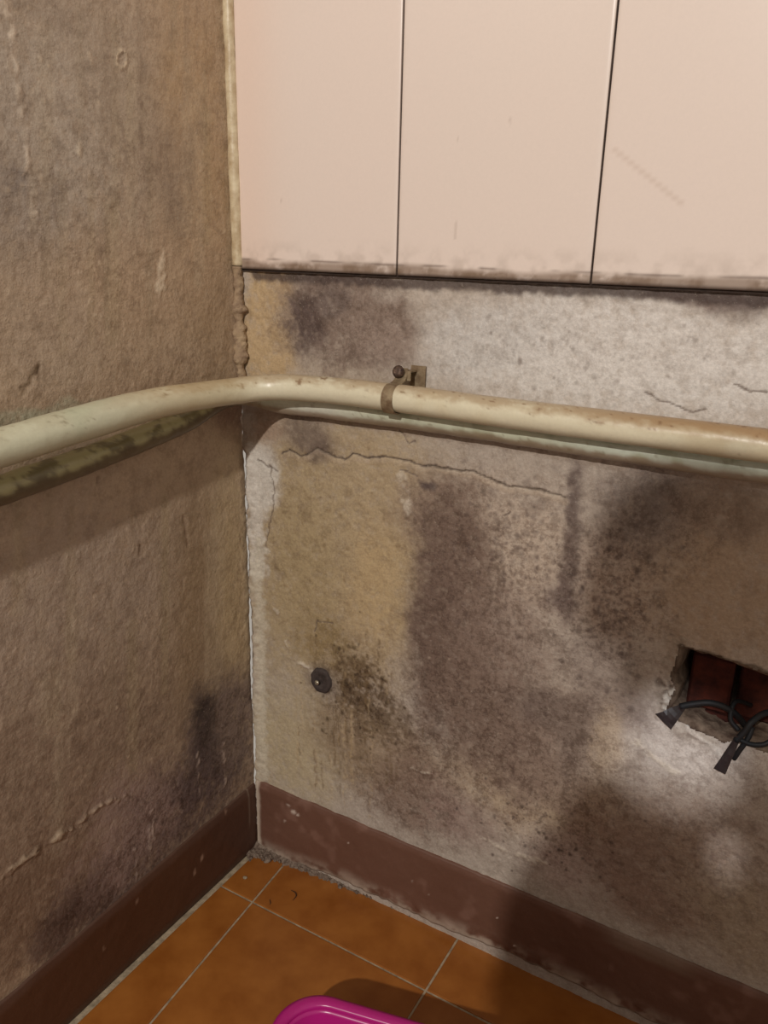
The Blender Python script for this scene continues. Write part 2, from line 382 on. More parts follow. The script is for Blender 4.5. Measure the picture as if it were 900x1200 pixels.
# recess behind the broken opening
def build_recess():
    bm = bmesh.new(); cx = sum(p[0] for p in HOLE)/len(HOLE); cz = sum(p[1] for p in HOLE)/len(HOLE)
    rings = []
    r = random.Random(3)
    pts = []
    for (a, b) in zip(HOLE, HOLE[1:]+HOLE[:1]):
        for t in (0, .34, .67): pts.append((a[0]+(b[0]-a[0])*t, a[1]+(b[1]-a[1])*t))
    for sc, y in ((1.09, .003), (.97, .002), (.90, .010), (.88, .030), (.86, .075)):
        rings.append([bm.verts.new((cx+(x-cx)*sc+r.uniform(-.001, .001), y, cz+(z-cz)*sc+r.uniform(-.0015, .0015))) for x, z in pts])
    for a, b in zip(rings[:-1], rings[1:]):
        for i in range(len(a)): bm.faces.new((a[i], a[(i+1) % len(a)], b[(i+1) % len(a)], b[i]))
    bm.faces.new(rings[-1])
    o = bm_obj('recess', bm, M_void, wall_right, True); o['label'] = 'dark raw mortar lining of the broken hole'
    x0 = onR(812, 770)[0]
    def block(x, z, w, h, y, name='brick'):
        b = bmesh.new(); bmesh.ops.create_cube(b, size=1)
        for v in b.verts: v.co = Vector((x+w/2+v.co.x*w, y+.02+v.co.y*.04, z+h/2+v.co.z*h))
        bmesh.ops.bevel(b, geom=list(b.edges), offset=.003, segments=1, affect='EDGES')
        return bm_obj(name, b, M_brick, wall_right)
    block(x0-.004, .507, .050, .075, .034); block(x0+.052, .500, .06, .085, .052); block(x0+.004, .462, .075, .040, .038)
build_recess()

# wall tiles, each its own piece
def rounded_tile(x0, x1, z0, z1, thick, grime, seed):
    nx, nz = (130, 120) if grime else (20, 20)
    e = np.array([0, .0008, .002, .004])
    us = np.concatenate([x0+e, np.linspace(x0+.008, x1-.008, nx), x1-e[::-1]])
    lowz = np.linspace(.005, .05, 36)
    vs = np.concatenate([z0+e, z0+lowz, np.linspace(z0+.06, z1-.008, nz), z1-e[::-1]])
    U, V = np.meshgrid(us, vs)
    d = np.minimum(np.minimum(U-x0, x1-U), np.minimum(V-z0, z1-V)); h = thick-.0010*(1-np.clip(d/.004, 0, 1))**2
    C = np.ones(U.shape+(3,))*lin((230, 213, 202))
    a = fbm(U, V, 5, 3, seed)[..., None]*.5+.5
    C = C*(1-a*.35)+lin((226, 214, 203))*a*.35
    pink = np.exp(-((U-.03)/.05)**2)[..., None]*.5; C = C*(1-pink)+lin((230, 202, 184))*pink
    dz = V-z0
    if grime:
        n = fbm(U, V, 60, 5, 60, .65); n2 = fbm(U, V, 70, 4, 61)
        band = (1-sstep(.007, .016, dz+.004*fbm(U, V*0, 14, 3, 62)))*sstep(-.75, .2, n+.25)
        faint = (1-sstep(.01, .05, dz))*.25*sstep(-.3, .6, n2)
        m = np.clip(band*.72+faint, 0, 1)[..., None]; C = C*(1-m)+lin((128, 106, 88))*m
        ln = np.exp(-((dz-.013-.0025*fbm(U, V*0, 9, 3, 64))/.0013)**2)*sstep(-.2, .5, fbm(U, V*0, 40, 2, 65)+.1)
        m = (ln*.6)[..., None]; C = C*(1-m)+lin((86, 68, 58))*m
        bot = np.exp(-(dz/.003)**2)[..., None]*.9; C = C*(1-bot)+lin((70, 56, 50))*bot
        for (ax, az, bx_, bz, col, w) in MARKS:
            dd = seg_dist(U, V, [(ax, az), (bx_, bz)]); m = (1-sstep(w*.5, w*2.6, dd))[..., None]*.3; C = C*(1-m)+lin(col)*m
    P = np.stack([U, -h, V], -1)
    # side skirt
    nu, nv = len(us), len(vs)
    ring = [(0, j) for j in range(nu)]+[(i, nu-1) for i in range(1, nv)]+[(nv-1, j) for j in range(nu-2, -1, -1)]+[(i, 0) for i in range(nv-2, 0, -1)]
    me = grid_mesh('wall_tile', P, C)
    bm = bmesh.new(); bm.from_mesh(me); bm.verts.ensure_lookup_table()
    vv = [bm.verts[i*nu+j] for i, j in ring]; cl = bm.verts.layers.float_color['paint']
    nb = []
    for v in vv:
        w = bm.verts.new((v.co.x, -.0005, v.co.z)); w[cl] = (*lin((150, 128, 110)), 1); nb.append(w)
    for i in range(len(vv)):
        k = (i+1) % len(vv); bm.faces.new((vv[k], vv[i], nb[i], nb[k]))
    bm.to_mesh(me); bm.free()
    return mesh_obj('wall_tile', me, M_tile, wall_right)
s1 = cR(722, 176); s2 = cR(802, 240)
MARKS = [(s1[0], s1[1], s2[0], s2[1], (186, 160, 142), .0013)]
for a, b, w in [((538, 262), (537, 280), .0007), ((601, 143), (602, 144), .0012), ((334, 234), (334, 237), .0009), ((540, 165), (540, 167), .0008), ((480, 168), (481, 170), .0006)]:
    A_, B_ = cR(*a), cR(*b); MARKS.append((A_[0], A_[1], B_[0], B_[1], (150, 124, 106), w))
J1, J2 = onR(468, 200, .008)[0], onR(708, 170, .008)[0]
TW = J2-J1; TT = .009
xs = [J1-TW+.018, J1, J2, J2+TW, J2+2*TW, J2+3*TW, J2+4*TW]
xs[0] = .013
for row, (za, zb) in enumerate(((TILE_Z, TILE_Z+.60), (TILE_Z+.603, TILE_Z+1.17))):
    for k in range(len(xs)-1):
        g = .0013 if k != 2 else .0017
        gl = .0013 if k != 3 else .0017
        rounded_tile(xs[k]+(g if k != 2 else .0013), xs[k+1]-.0013, za, zb, TT, row == 0, 30+k)
# dark joint bed behind the tiles
bm = bmesh.new(); bmesh.ops.create_cube(bm, size=1)
for v in bm.verts: v.co = Vector((.008+(v.co.x+.5)*(xs[-1]-.02), -.0025+v.co.y*.005, TILE_Z-.003+(v.co.z+.5)*1.17))
bm_obj('tile_bedding', bm, M_joint, wall_right)

# ------------------------------------------------------------------ left-hand wall (x = 0)
def cL(px, py): p = onL(px, py); return (-p[1], p[2])      # distance from the corner, height
def build_wall_left():
    us = axis(0, .58, .0022, 1.7); vs = np.concatenate([np.arange(0, 1.50, .0024), np.linspace(1.56, 2.2, 8)])
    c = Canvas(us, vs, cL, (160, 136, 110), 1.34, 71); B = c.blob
    B(60, 150, 110, 160, (158, 144, 128), .8, .4)
    B(150, 120, 60, 130, (152, 134, 114), .6, .5)
    B(230, 200, 40, 190, (158, 130, 94), .7, .4)
    B(30, 240, 60, 80, (138, 124, 112), .6, .6)
    B(175, 330, 110, 60, (164, 138, 110), .6, .4)
    B(60, 400, 70, 70, (158, 138, 118), .5, .5)
    B(190, 190, 34, 50, (138, 118, 98), .5, .6)
    B(205, 240, 16, 40, (128, 110, 92), .5, .6)
    B(15, 205, 18, 25, (118, 106, 98), .6, .6)
    B(60, 20, 40, 18, (140, 122, 104), .5, .5)
    B(90, 720, 170, 130, (148, 128, 110), .8, .4)  # lower wall toned darker to stand in for light falling off downwards
    B(100, 900, 170, 110, (130, 108, 88), .85, .4)  # same painted light falloff, further down
    B(240, 720, 40, 130, (136, 112, 82), .7, .4)
    B(275, 700, 22, 160, (168, 146, 108), .6, .3)
    B(40, 1060, 110, 80, (116, 92, 72), .85, .4)  # darkest step of the painted light falloff
    rr = random.Random(5)
    for k in range(60):                          # vertical washes of old paint
        x = rr.uniform(10, 275); y = rr.choice([rr.uniform(-20, 250), rr.uniform(500, 800)]); l = rr.uniform(60, 240)
        c.line([(x, y), (x+rr.uniform(-2, 2), y+l)], rr.uniform(.003, .009), rr.choice([(140, 122, 96), (128, 108, 86), (166, 148, 122), (150, 132, 98)]), rr.uniform(.12, .32), 0, .95, .003)
    # mould over the skirting
    B(262, 885, 42, 85, (92, 76, 72), .85, .5, .5, mould=.9)
    B(240, 860, 15, 44, (60, 46, 44), .9, .4)
    B(210, 940, 66, 52, (84, 68, 66), .85, .5, mould=.9)
    B(150, 1020, 70, 44, (90, 72, 66), .8, .5, mould=.9)
    B(275, 850, 20, 60, (118, 98, 88), .6, .5)
    B(95, 1065, 44, 30, (84, 64, 56), .8, .6, mould=.9)
    B(52, 1108, 20, 20, (96, 76, 66), .7, .6)
    B(160, 965, 60, 60, (150, 124, 114), .5, .6)
    c.dots(160, 230, 930, 60, 70, .001, .004, (78, 62, 60), .6, 51)
    c.dots(90, 90, 1070, 60, 40, .001, .004, (86, 66, 58), .6, 52)
    c.dots(420, 130, 200, 130, 200, .001, .005, (128, 108, 88), .4, 53)
    c.dots(220, 130, 300, 130, 200, .0012, .003, (188, 168, 140), .35, 54, .0012)
    c.dots(200, 130, 780, 130, 130, .0012, .003, (184, 160, 134), .35, 55, .0012)
    # scratches, flakes, runs
    c.line([(2, -10), (14, 40), (24, 110), (28, 150), (33, 200), (40, 245), (45, 280)], .0035, (190, 172, 150), .6, .0012, .8, .006, .5)
    c.line([(187, 345), (188, 320), (192, 295)], .0045, (196, 178, 152), .8, .001, .7, .008, .7)
    for k in range(12):
        a = k/12*6.283; b = (k+1)/12*6.283
        c.line([(142+6*math.cos(a), 69+11*math.sin(a)), (142+6*math.cos(b), 69+11*math.sin(b))], .0014, (186, 166, 138), .7, .001, .6)
    c.line([(105, 66), (108, 75)], .003, (176, 156, 132), .6, .001); c.line([(92, 170), (92, 180)], .0025, (190, 174, 150), .7, .001)
    c.line([(44, 428), (36, 446), (28, 460)], .0022, (112, 90, 66), .7, -.001, .7, .006)
    c.line([(44, 428), (46, 440)], .0018, (112, 90, 66), .6, -.001)
    for pts in [[(164, 640), (163, 650)], [(115, 560), (114, 566)], [(215, 605), (220, 640)]]: c.line(pts, .002, (112, 88, 66), .6, -.001, .7)
    c.line([(0, 1030), (60, 985), (120, 945), (150, 930)], .003, (172, 150, 122), .5, .0025, .8, .006, .3)
    for x, y0, y1 in [(158, 985, 1030), (174, 960, 1010), (178, 950, 985), (232, 880, 930), (262, 870, 920)]:
        c.line([(x, y0), (x+2, y1)], .0022, (168, 148, 134), .6, .0008, .7, .004, .3)
    B(272, 480, 20, 26, (120, 92, 76), .7, .4)                               # reddish brown tone where the pipes turn
    # green bloom above the pipe at the far left
    B(10, 492, 60, 12, (150, 156, 132), .5, .4); B(70, 480, 50, 8, (150, 150, 126), .4, .5)
    g_ = c.C.mean(-1, keepdims=True); c.C = c.C*.82+g_*.18*np.array([1.06, 1.0, .90])
    fl = fbm(c.U*1.4, c.V*.8, 130, 3, 88)
    c.D += .0013*c.n1 + .0004*fl + .0005*c.n2 + .0004*c.n3
    c.M = np.maximum(c.M, .30+.25*c.n1)
    c.D += .004*sstep(.02, .0, c.U)*(.3+c.n2*.5)
    P = np.stack([c.D, -c.U, c.V], -1)
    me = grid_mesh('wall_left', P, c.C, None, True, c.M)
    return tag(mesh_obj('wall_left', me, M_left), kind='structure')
wall_left = build_wall_left()

# ------------------------------------------------------------------ painted skirtings
def build_skirt_right():
    us = axis(.010, .95, .0028, 1.75, 20); ts = np.linspace(0, 1, 44)
    top = .146 + .0012*fbm(us, us*0, 30, 3, 2) + .0012*sstep(.08, .02, us)
    low = .013*sstep(.04, .22, us) + .009*sstep(.36, .50, us) - .006*sstep(.56, .75, us) + .0035*fbm(us, us*0, 45, 4, 6) + .002
    low = np.maximum(low, .001)
    U, T = np.meshgrid(us, ts); V = low+(top-low)*T
    d = .0045 + .001*fbm(U, V, 12, 3, 3) + .0008*fbm(U, V, 60, 3, 4)
    rim = np.minimum(T*8, (1-T)*14).clip(0, 1)
    d = d*(.35+.65*rim) + .004*sstep(.035, .0, V-low)*(fbm(U, V, 60, 3, 8)+.2)
    C = np.ones(U.shape+(3,))*lin((108, 76, 62))
    def mx(m, col):
        nonlocal C
        m = np.clip(m, 0, 1)[..., None]; C = C*(1-m)+lin(col)*m
    mx(.5+.5*fbm(U, V, 10, 4, 12), (100, 68, 54)); mx(.4*sstep(.1, .6, fbm(U, V, 35, 3, 13)), (140, 106, 92))
    e = sstep(.034, .0, V-low)*sstep(-.3, .3, fbm(U, V, 50, 4, 14)+.1); mx(e*.95, (168, 150, 134))
    mx(sstep(.006, 0, V-low)*.8, (150, 138, 124))
    for (x, y, r, k) in [(346, 949, .008, .8), (340, 941, .005, .6), (352, 953, .005, .7), (336, 960, .004, .4), (570, 1041, .0015, .9), (584, 1072, .0015, .9), (605, 1105, .0018, .9), (485, 1030, .004, .4), (505, 1046, .003, .3), (410, 985, .002, .6)]:
        q = cR(x, y); mx(sstep(r, r*.4, np.hypot(U-q[0], (V-q[1])*1.4)+.003*fbm(U, V, 200, 2, 15))*k, (208, 190, 176))
    w = onR(760, 1120); mx(sstep(.02, .008, np.abs(V-w[2]-.012))*sstep(.08, .03, np.abs(U-w[0]))*.6, (132, 112, 96))   # paint worn off at the far end
    left = sstep(.010, .003, U-.010+.002*fbm(V, V*0, 60, 3, 17)); mx(left*.9, (190, 174, 156))
    P = np.stack([U, -d-.0018, V], -1)
    # back rows close the slab
    P = np.concatenate([np.stack([U[:1], 0*U[:1]+.004, V[:1]], -1), P, np.stack([U[-1:], 0*U[-1:]+.004, V[-1:]], -1)], 0)
    C = np.concatenate([C[:1], C, C[-1:]], 0)
    return tag(mesh_obj('baseboard_right', grid_mesh('baseboard_right', P, C), M_skirt), kind='structure')
def build_skirt_left():
    us = axis(.002, .62, .003, 1.7, 20); ts = np.linspace(0, 1, 44)
    top = .137 - .010*sstep(.1, .6, us) + .0018*fbm(us, us*0, 26, 3, 22); low = .001+0*us
    U, T = np.meshgrid(us, ts); V = low+(top-low)*T
    d = .004 + .0012*fbm(U, V, 10, 3, 23) + .0008*fbm(U, V, 50, 3, 24); d = d*(.3+.7*np.minimum(T*8, (1-T)*10).clip(0, 1))
    C = np.ones(U.shape+(3,))*lin((88, 58, 40))
    def mx(m, col):
        nonlocal C
        m = np.clip(m, 0, 1)[..., None]; C = C*(1-m)+lin(col)*m
    mx(.5+.5*fbm(U, V, 9, 4, 25), (78, 48, 32)); mx(sstep(.3, .0, U)*.4, (84, 62, 54)); mx(sstep(.02, .0, top[None]-V)*.35, (90, 70, 62))
    for (x, y, r, k) in [(233, 1003, .004, .8), (225, 1020, .003, .7), (262, 950, .003, .6), (156, 1055, .004, .5), (118, 1110, .002, .4)]:
        q = cL(x, y); mx(sstep(r, r*.4, np.hypot(U-q[0], (V-q[1])*.6)+.003*fbm(U, V, 160, 2, 26))*k, (156, 126, 106))
    q = cL(288, 940); mx(sstep(.0018, .0006, np.abs(U-q[0]))*sstep(q[1]-.06, q[1]-.03, V)*.8, (176, 158, 138))
    mx(sstep(.004, .001, U)*.5, (140, 90, 60))
    P = np.stack([d+.002, -U, V], -1)
    P = np.concatenate([np.stack([0*U[:1]-.004, -U[:1], V[:1]], -1), P, np.stack([0*U[-1:]-.004, -U[-1:], V[-1:]], -1)], 0)
    C = np.concatenate([C[:1], C, C[-1:]], 0)
    return tag(mesh_obj('baseboard_left', grid_mesh('baseboard_left', P, C, None, True), M_skirt), kind='structure')
build_skirt_right(); build_skirt_left()

# ------------------------------------------------------------------ floor: grout bed and single tiles
bm = bmesh.new(); bmesh.ops.create_cube(bm, size=1)
for v in bm.verts: v.co = Vector((.80+v.co.x*1.9, -.78+v.co.y*1.84, -.0216+v.co.z*.04))
floor = tag(bm_obj('floor', bm, M_grout), kind='structure')
ya = onF(400, 1110)[1]; xb = onF(520, 1126)[0]
pA, pB = onF(318, 1030), onF(190, 1182)
def xa(y): return pA[0]+(pB[0]-pA[0])*(y-pA[1])/(pB[1]-pA[1])    # the joint that runs slightly askew
TS = xb-xa(ya)
def floor_tile(quad, seed):
    r = random.Random(seed); g = .0016
    cx = sum(p[0] for p in quad)/4; cy = sum(p[1] for p in quad)/4
    b = bmesh.new(); tl = (r.uniform(-.0006, .0006), r.uniform(-.0006, .0006))
    def ring(ins, z):
        out = []
        for i, p in enumerate(quad):
            p0 = Vector(quad[i-1]); p1 = Vector(p); p2 = Vector(quad[(i+1) % 4])
            e1 = (p0-p1).normalized(); e2 = (p2-p1).normalized(); q = p1+(e1+e2)*ins
            out.append(b.verts.new((q.x, q.y, z+(0 if z < -.001 else tl[0]*(q.x-cx)+tl[1]*(q.y-cy)))))
        return out
    R = [ring(g, -.006), ring(g, -.0014), ring(g+.0006, -.0004), ring(g+.002, 0)]
    for a_, b_ in zip(R[:-1], R[1:]):
        for i in range(4): b.faces.new((a_[i], a_[(i+1) % 4], b_[(i+1) % 4], b_[i]))
    b.faces.new(R[-1])
    return bm_obj('floor_tile', b, M_floor, floor)
xcols = [lambda y: .011, xa] + [(lambda y, k=k: xb+k*TS) for k in range(4)]
yrows = [.05, ya, ya-TS, ya-2*TS, ya-3*TS, ya-4*TS]
for i in range(len(xcols)-1):
    for j in range(len(yrows)-1):
        y1, y0 = yrows[j], yrows[j+1]
        floor_tile([(xcols[i](y0), y0), (xcols[i+1](y0), y0), (xcols[i+1](y1), y1), (xcols[i](y1), y1)], i*7+j)

# crumbled mortar along the foot of the walls
def rubble(name, path, n, seed, spread, hmax, label):
    b = bmesh.new(); r = random.Random(seed)
    for k in range(n):
        t = r.random()*(len(path)-1); i = int(t); f = t-i
        p = Vector(path[i])*(1-f)+Vector(path[min(i+1, len(path)-1)])*f
        s = r.uniform(.0012, hmax)
        q = p+Vector((r.gauss(0, spread), r.gauss(0, spread), 0))
        q.x = max(q.x, .004)
        mm = Matrix.Translation((q.x, q.y, s*.35)) @ Matrix.Rotation(r.uniform(0, 6.28), 4, (r.random(), r.random(), r.random()+.1)) @ Matrix.Diagonal((s*r.uniform(.8, 1.6), s, s*.7, 1))
        vs = bmesh.ops.create_icosphere(b, subdivisions=1, radius=1, matrix=mm)['verts']
        for v in vs: v.co += Vector((r.uniform(-1, 1), r.uniform(-1, 1), r.uniform(-1, 1)))*s*.25
    return tag(bm_obj(name, b, M_debris), label, 'rubble', kind='stuff')
rubble('mortar_crumbs', [(.008, -.01, 0), (.05, -.004, 0), (.12, 0.002, 0), (.2, .006, 0), (.35, .014, 0), (.55, .022, 0)], 900, 11, .0045, .0042, 'grey crumbled mortar lying along the foot of the right wall')
rubble('corner_rubble', [(.006, -.02, 0), (.02, -.012, 0), (.045, -.008, 0)], 420, 12, .006, .0055, 'pile of grey mortar crumbs in the floor corner')
# mortar fillets between floor and walls
def fillet(name, path, w, h, seed, label, closed=False):
    n = 160; b = bmesh.new(); r = np.linspace(0, len(path)-1, n); rows = []
    P = np.array(path, float)
    for k, t in enumerate(r):
        i = min(int(t), len(path)-2); f = t-i; p = P[i]*(1-f)+P[i+1]*f; d = P[i+1]-P[i]; nrm = np.array([-d[1], d[0], 0]); nrm = nrm/np.linalg.norm(nrm)
        a = np.array([t*9.]); ww = w*(1+.45*float(fbm(a*3, a*0, 1.7, 4, seed)[0])); hh = h*(1+.5*float(fbm(a*4, a*0, 2.3, 4, seed+5)[0]))
        row = []
        for q in range(6):
            s = q/5; row.append(b.verts.new(Vector(p-nrm*ww*s)+Vector((0, 0, hh*(1-s)**1.5 - .0012*s + (.0004*rnd.uniform(-1, 1) if q else 0)))))
        rows.append(row)
    for a_, c_ in zip(rows[:-1], rows[1:]):
        for q in range(5): b.faces.new((a_[q], c_[q], c_[q+1], a_[q+1]))
    bmesh.ops.recalc_face_normals(b, faces=b.faces[:])
    return tag(bm_obj(name, b, M_debris, None, True), kind='structure')
fillet('trim_1', [(.003, -1.6, 0), (.003, -.5, 0), (.003, -.25, 0), (.003, -.004, 0)], -.013, .005, 3, '')
fillet('trim_2', [(.003, -.004, 0), (.1, .003, 0), (.2, .012, 0), (.4, .024, 0), (.7, .024, 0), (1.6, .02, 0)], .017, .012, 9, '')

# ------------------------------------------------------------------ vertical trims in the corner
def wobbly_rod(name, pts, radius, seed, material, amp, n=120, sides=10, z_noise=30, squash=1.0):
    P = np.array(pts, float); b = bmesh.new(); rows = []
    for k in range(n+1):
        t = k/n*(len(P)-1); i = min(int(t), len(P)-2); f = t-i; c_ = P[i]*(1-f)+P[i+1]*f
        z = np.array([c_[2]]); rr_ = radius*(1+amp*float(fbm(z, z*0, z_noise, 4, seed)[0]))
        row = []
        for s in range(sides):
            a = s/sides*2*math.pi; aa = np.array([math.cos(a)*1.5]); q = rr_*(1+amp*.8*float(fbm(z*z_noise*2, aa*2+math.sin(a), 1, 2, seed+3)[0]))
            row.append(b.verts.new((c_[0]+q*math.cos(a), c_[1]+q*math.sin(a)*squash, c_[2])))
        rows.append(row)
    for a_, c_ in zip(rows[:-1], rows[1:]):
        for s in range(sides): b.faces.new((a_[s], a_[(s+1) % sides], c_[(s+1) % sides], c_[s]))
    b.faces.new(rows[0][::-1]); b.faces.new(rows[-1])
    return tag(bm_obj(name, b, material, None, True), kind='structure')
wobbly_rod('trim_3', [(.0075, -.0075, TILE_Z+.004), (.0055, -.0075, 1.35), (.0055, -.0075, 2.19)], .0085, 4, M_bead, .12, 160)
wobbly_rod('trim_4', [(.004, -.006, .84), (.006, -.006, .90), (.005, -.006, .97), (.0065, -.007, TILE_Z+.003)], .0085, 14, M_mortar, .55, 90, 10, 60)

# ------------------------------------------------------------------ pipes
def bent_path(pts, seg=.006):
    """Catmull-Rom through the points, evenly resampled"""
    P = [np.array(p, float) for p in pts]; P = [2*P[0]-P[1]]+P+[2*P[-1]-P[-2]]; out = []
    for i in range(1, len(P)-2):
        p0, p1, p2, p3 = P[i-1:i+3]; n = max(2, int(np.linalg.norm(p2-p1)/seg))
        for k in range(n):
            t = k/n; out.append(.5*((2*p1)+(-p0+p2)*t+(2*p0-5*p1+4*p2-p3)*t*t+(-p0+3*p1-3*p2+p3)*t**3))
    out.append(P[-2]); return np.array(out)
def pipe(name, pts, radius, painter, sides=30, rough=0.0, seed=0, seg=.0028, swell=0.0):
    Q = bent_path(pts, seg if seg else .004); T = np.gradient(Q, axis=0); T /= np.linalg.norm(T, axis=1)[:, None]
    s = np.concatenate([[0], np.cumsum(np.linalg.norm(np.diff(Q, axis=0), axis=1))])
    up = np.array([0, 0, 1.]); S = np.cross(T, up); S /= np.linalg.norm(S, axis=1)[:, None]; Wv = np.cross(S, T)
    A = np.linspace(0, 2*math.pi, sides+1)
    ang, ss = np.meshgrid(A, s)
    rr_ = radius*(1+swell*sstep(-.12, -.34, Q[:, 1]))[:, None]*(1+rough*(fbm(ss, np.cos(ang)*.03+np.sin(ang)*.05, 40, 3, seed)+.5*fbm(ss, np.cos(ang)*.03, 120, 2, seed+4)))
    P = Q[:, None]+S[:, None]*(rr_*np.cos(ang))[..., None]+Wv[:, None]*(rr_*np.sin(ang))[..., None]
    C = painter(P, ang, ss)
    me = grid_mesh(name, P, C, None, True)
    bm = bmesh.new(); bm.from_mesh(me)
    bmesh.ops.remove_doubles(bm, verts=bm.verts[:], dist=1e-5)
    bmesh.ops.holes_fill(bm, edges=[e for e in bm.edges if e.is_boundary], sides=0)
    bmesh.ops.recalc_face_normals(bm, faces=bm.faces[:])
    for f in bm.faces: f.smooth = len(f.verts) < 6
    bm.to_mesh(me); bm.free()
    return mesh_obj(name, me, M_pipe)
def layer(C, m, col):
    m = np.clip(m, 0, 1)[..., None]; return C*(1-m)+lin(col)*m
PZ = .8705
def paint_front(P, ang, s):
    x, y, z = P[..., 0], P[..., 1], P[..., 2]; top = np.sin(ang)
    C = np.ones(P.shape)*lin((216, 209, 184))
    n = fbm(s, ang*.03, 60, 5, 31, .65); n2 = fbm(s, ang*.03, 190, 3, 32); n3 = fbm(s, ang*.018, 14, 3, 33)
    left = sstep(-.18, -.34, y)
    C = layer(C, sstep(.05, .30, x)*.35, (214, 202, 172))
    C = layer(C, .35*sstep(.1, .5, n3), (196, 176, 138))
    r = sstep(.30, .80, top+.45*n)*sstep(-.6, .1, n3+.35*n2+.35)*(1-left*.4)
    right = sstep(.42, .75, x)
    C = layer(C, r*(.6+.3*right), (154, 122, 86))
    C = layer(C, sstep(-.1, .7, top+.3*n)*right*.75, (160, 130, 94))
    C = layer(C, sstep(.50, .72, n2*.8+.5*n+.2*top)*sstep(.0, .8, top+.2)*.7, (118, 84, 54))
    g = left*(.55+.45*sstep(-.2, .3, n3))
    C = layer(C, g*.85, (184, 190, 162))
    C = layer(C, sstep(-.05, -.13, y)*.4*(1-left), (190, 170, 124))
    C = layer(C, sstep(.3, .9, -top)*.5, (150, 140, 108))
    C = layer(C, sstep(.62, .78, n2)*.35, (124, 104, 74))
    return C
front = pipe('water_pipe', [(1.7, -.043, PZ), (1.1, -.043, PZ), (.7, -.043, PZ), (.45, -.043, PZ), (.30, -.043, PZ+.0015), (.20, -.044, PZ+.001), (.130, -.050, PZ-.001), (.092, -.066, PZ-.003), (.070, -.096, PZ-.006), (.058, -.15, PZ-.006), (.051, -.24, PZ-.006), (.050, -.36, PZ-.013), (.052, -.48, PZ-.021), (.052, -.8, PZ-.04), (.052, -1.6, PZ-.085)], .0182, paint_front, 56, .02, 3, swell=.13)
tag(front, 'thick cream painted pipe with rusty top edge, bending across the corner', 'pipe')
def paint_back(P, ang, s):
    x, y = P[..., 0], P[..., 1]; top = np.sin(ang)
    C = np.ones(P.shape)*lin((202, 206, 184))
    n = fbm(s, ang*.018, 45, 4, 41); n2 = fbm(s, ang*.018, 150, 3, 42)
    left = sstep(-.02, -.06, y)
    C = layer(C, sstep(.45, .6, x)*.7, (200, 210, 200)); C = layer(C, sstep(.1, .5, n)*.5, (164, 172, 140))
    C = layer(C, np.exp(-((x-.15)/.07)**2)*.8, (220, 218, 206))
    C = layer(C, left, (168, 160, 118)); C = layer(C, left*sstep(-.1, .25, n+.35*n2)*.8, (104, 94, 66))
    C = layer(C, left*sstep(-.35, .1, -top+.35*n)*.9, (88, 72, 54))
    C = layer(C, (1-left)*sstep(.15, .5, -top+.25*n)*.85, (136, 114, 92))  # brown underside, shade painted into the pipe colour
    C = layer(C, sstep(.72, .82, x)*.6, (150, 122, 92))
    C = layer(C, sstep(.45, .6, n2)*.4, (120, 104, 74))
    return C
back = pipe('drain_pipe', [(1.7, -.013, .835), (1.1, -.013, .836), (.7, -.013, .839), (.4, -.013, .8425), (.2, -.013, .8415), (.09, -.014, .839), (.05, -.020, .845), (.027, -.038, .848), (.017, -.075, .843), (.016, -.15, .823), (.018, -.3, .806), (.022, -.45, .795), (.024, -.8, .765), (.024, -1.6, .72)], .0165, paint_back, 40, .05, 9)
tag(back, 'thinner flaking green painted pipe tight to the walls beneath the cream one', 'pipe')

# ------------------------------------------------------------------ clamp that holds the pipe
cx0 = onR(462, 466, .043)[0]
clamp = tag(empty('pipe_clamp', (cx0, -.002, PZ)), 'dull metal saddle clamp screwed over the cream pipe', 'clamp')
def strip(name, prof, x0, w, t, material, parent, bev=.0006, skew=0.0, taper=None):
    """a metal strip of width w bent along a (y, z) profile"""
    b = bmesh.new(); rows = []; n = len(prof)
    for i, (y, z) in enumerate(prof):
        a = prof[max(0, i-1)]; c_ = prof[min(n-1, i+1)]; d = Vector((c_[0]-a[0], c_[1]-a[1])).normalized(); nn = Vector((-d.y, d.x))
        ww = w*(taper[i] if taper else 1); xx = x0+skew*i/(n-1)
        rows.append([b.verts.new((xx-ww/2, y, z)), b.verts.new((xx+ww/2, y, z)), b.verts.new((xx+ww/2, y+nn.x*t, z+nn.y*t)), b.verts.new((xx-ww/2, y+nn.x*t, z+nn.y*t))])
    for a_, c_ in zip(rows[:-1], rows[1:]):
        for s in range(4): b.faces.new((a_[s], a_[(s+1) % 4], c_[(s+1) % 4], c_[s]))
    b.faces.new(rows[0]); b.faces.new(rows[-1][::-1]); bmesh.ops.recalc_face_normals(b, faces=b.faces[:])
    ob = bm_obj(name, b, material, None, False); under(ob, parent)
    return ob
R_ = .0198
arc = [(-.043+R_*math.cos(a), PZ+R_*math.sin(a)) for a in np.linspace(math.radians(78), math.radians(300), 26)]
prof = [(-.022, PZ+.038), (-.0225, PZ+.033), (-.024, PZ+.027), (-.029, PZ+.0225)]+arc
strip('strap', prof, cx0-.001, .0165, .0016, M_clamp, clamp)
wallprof = [(-.003, PZ+.040), (-.004, PZ+.03), (-.004, PZ+.015), (-.004, PZ-.012)]
strip('bracket_plate', wallprof, cx0+.013, .022, .0018, M_clamp, clamp)
strip('bracket_lug', [(-.0045, PZ+.034), (-.012, PZ+.0345), (-.022, PZ+.0345), (-.0225, PZ+.030), (-.023, PZ+.022)], cx0+.003, .018, .002, M_clamp, clamp)
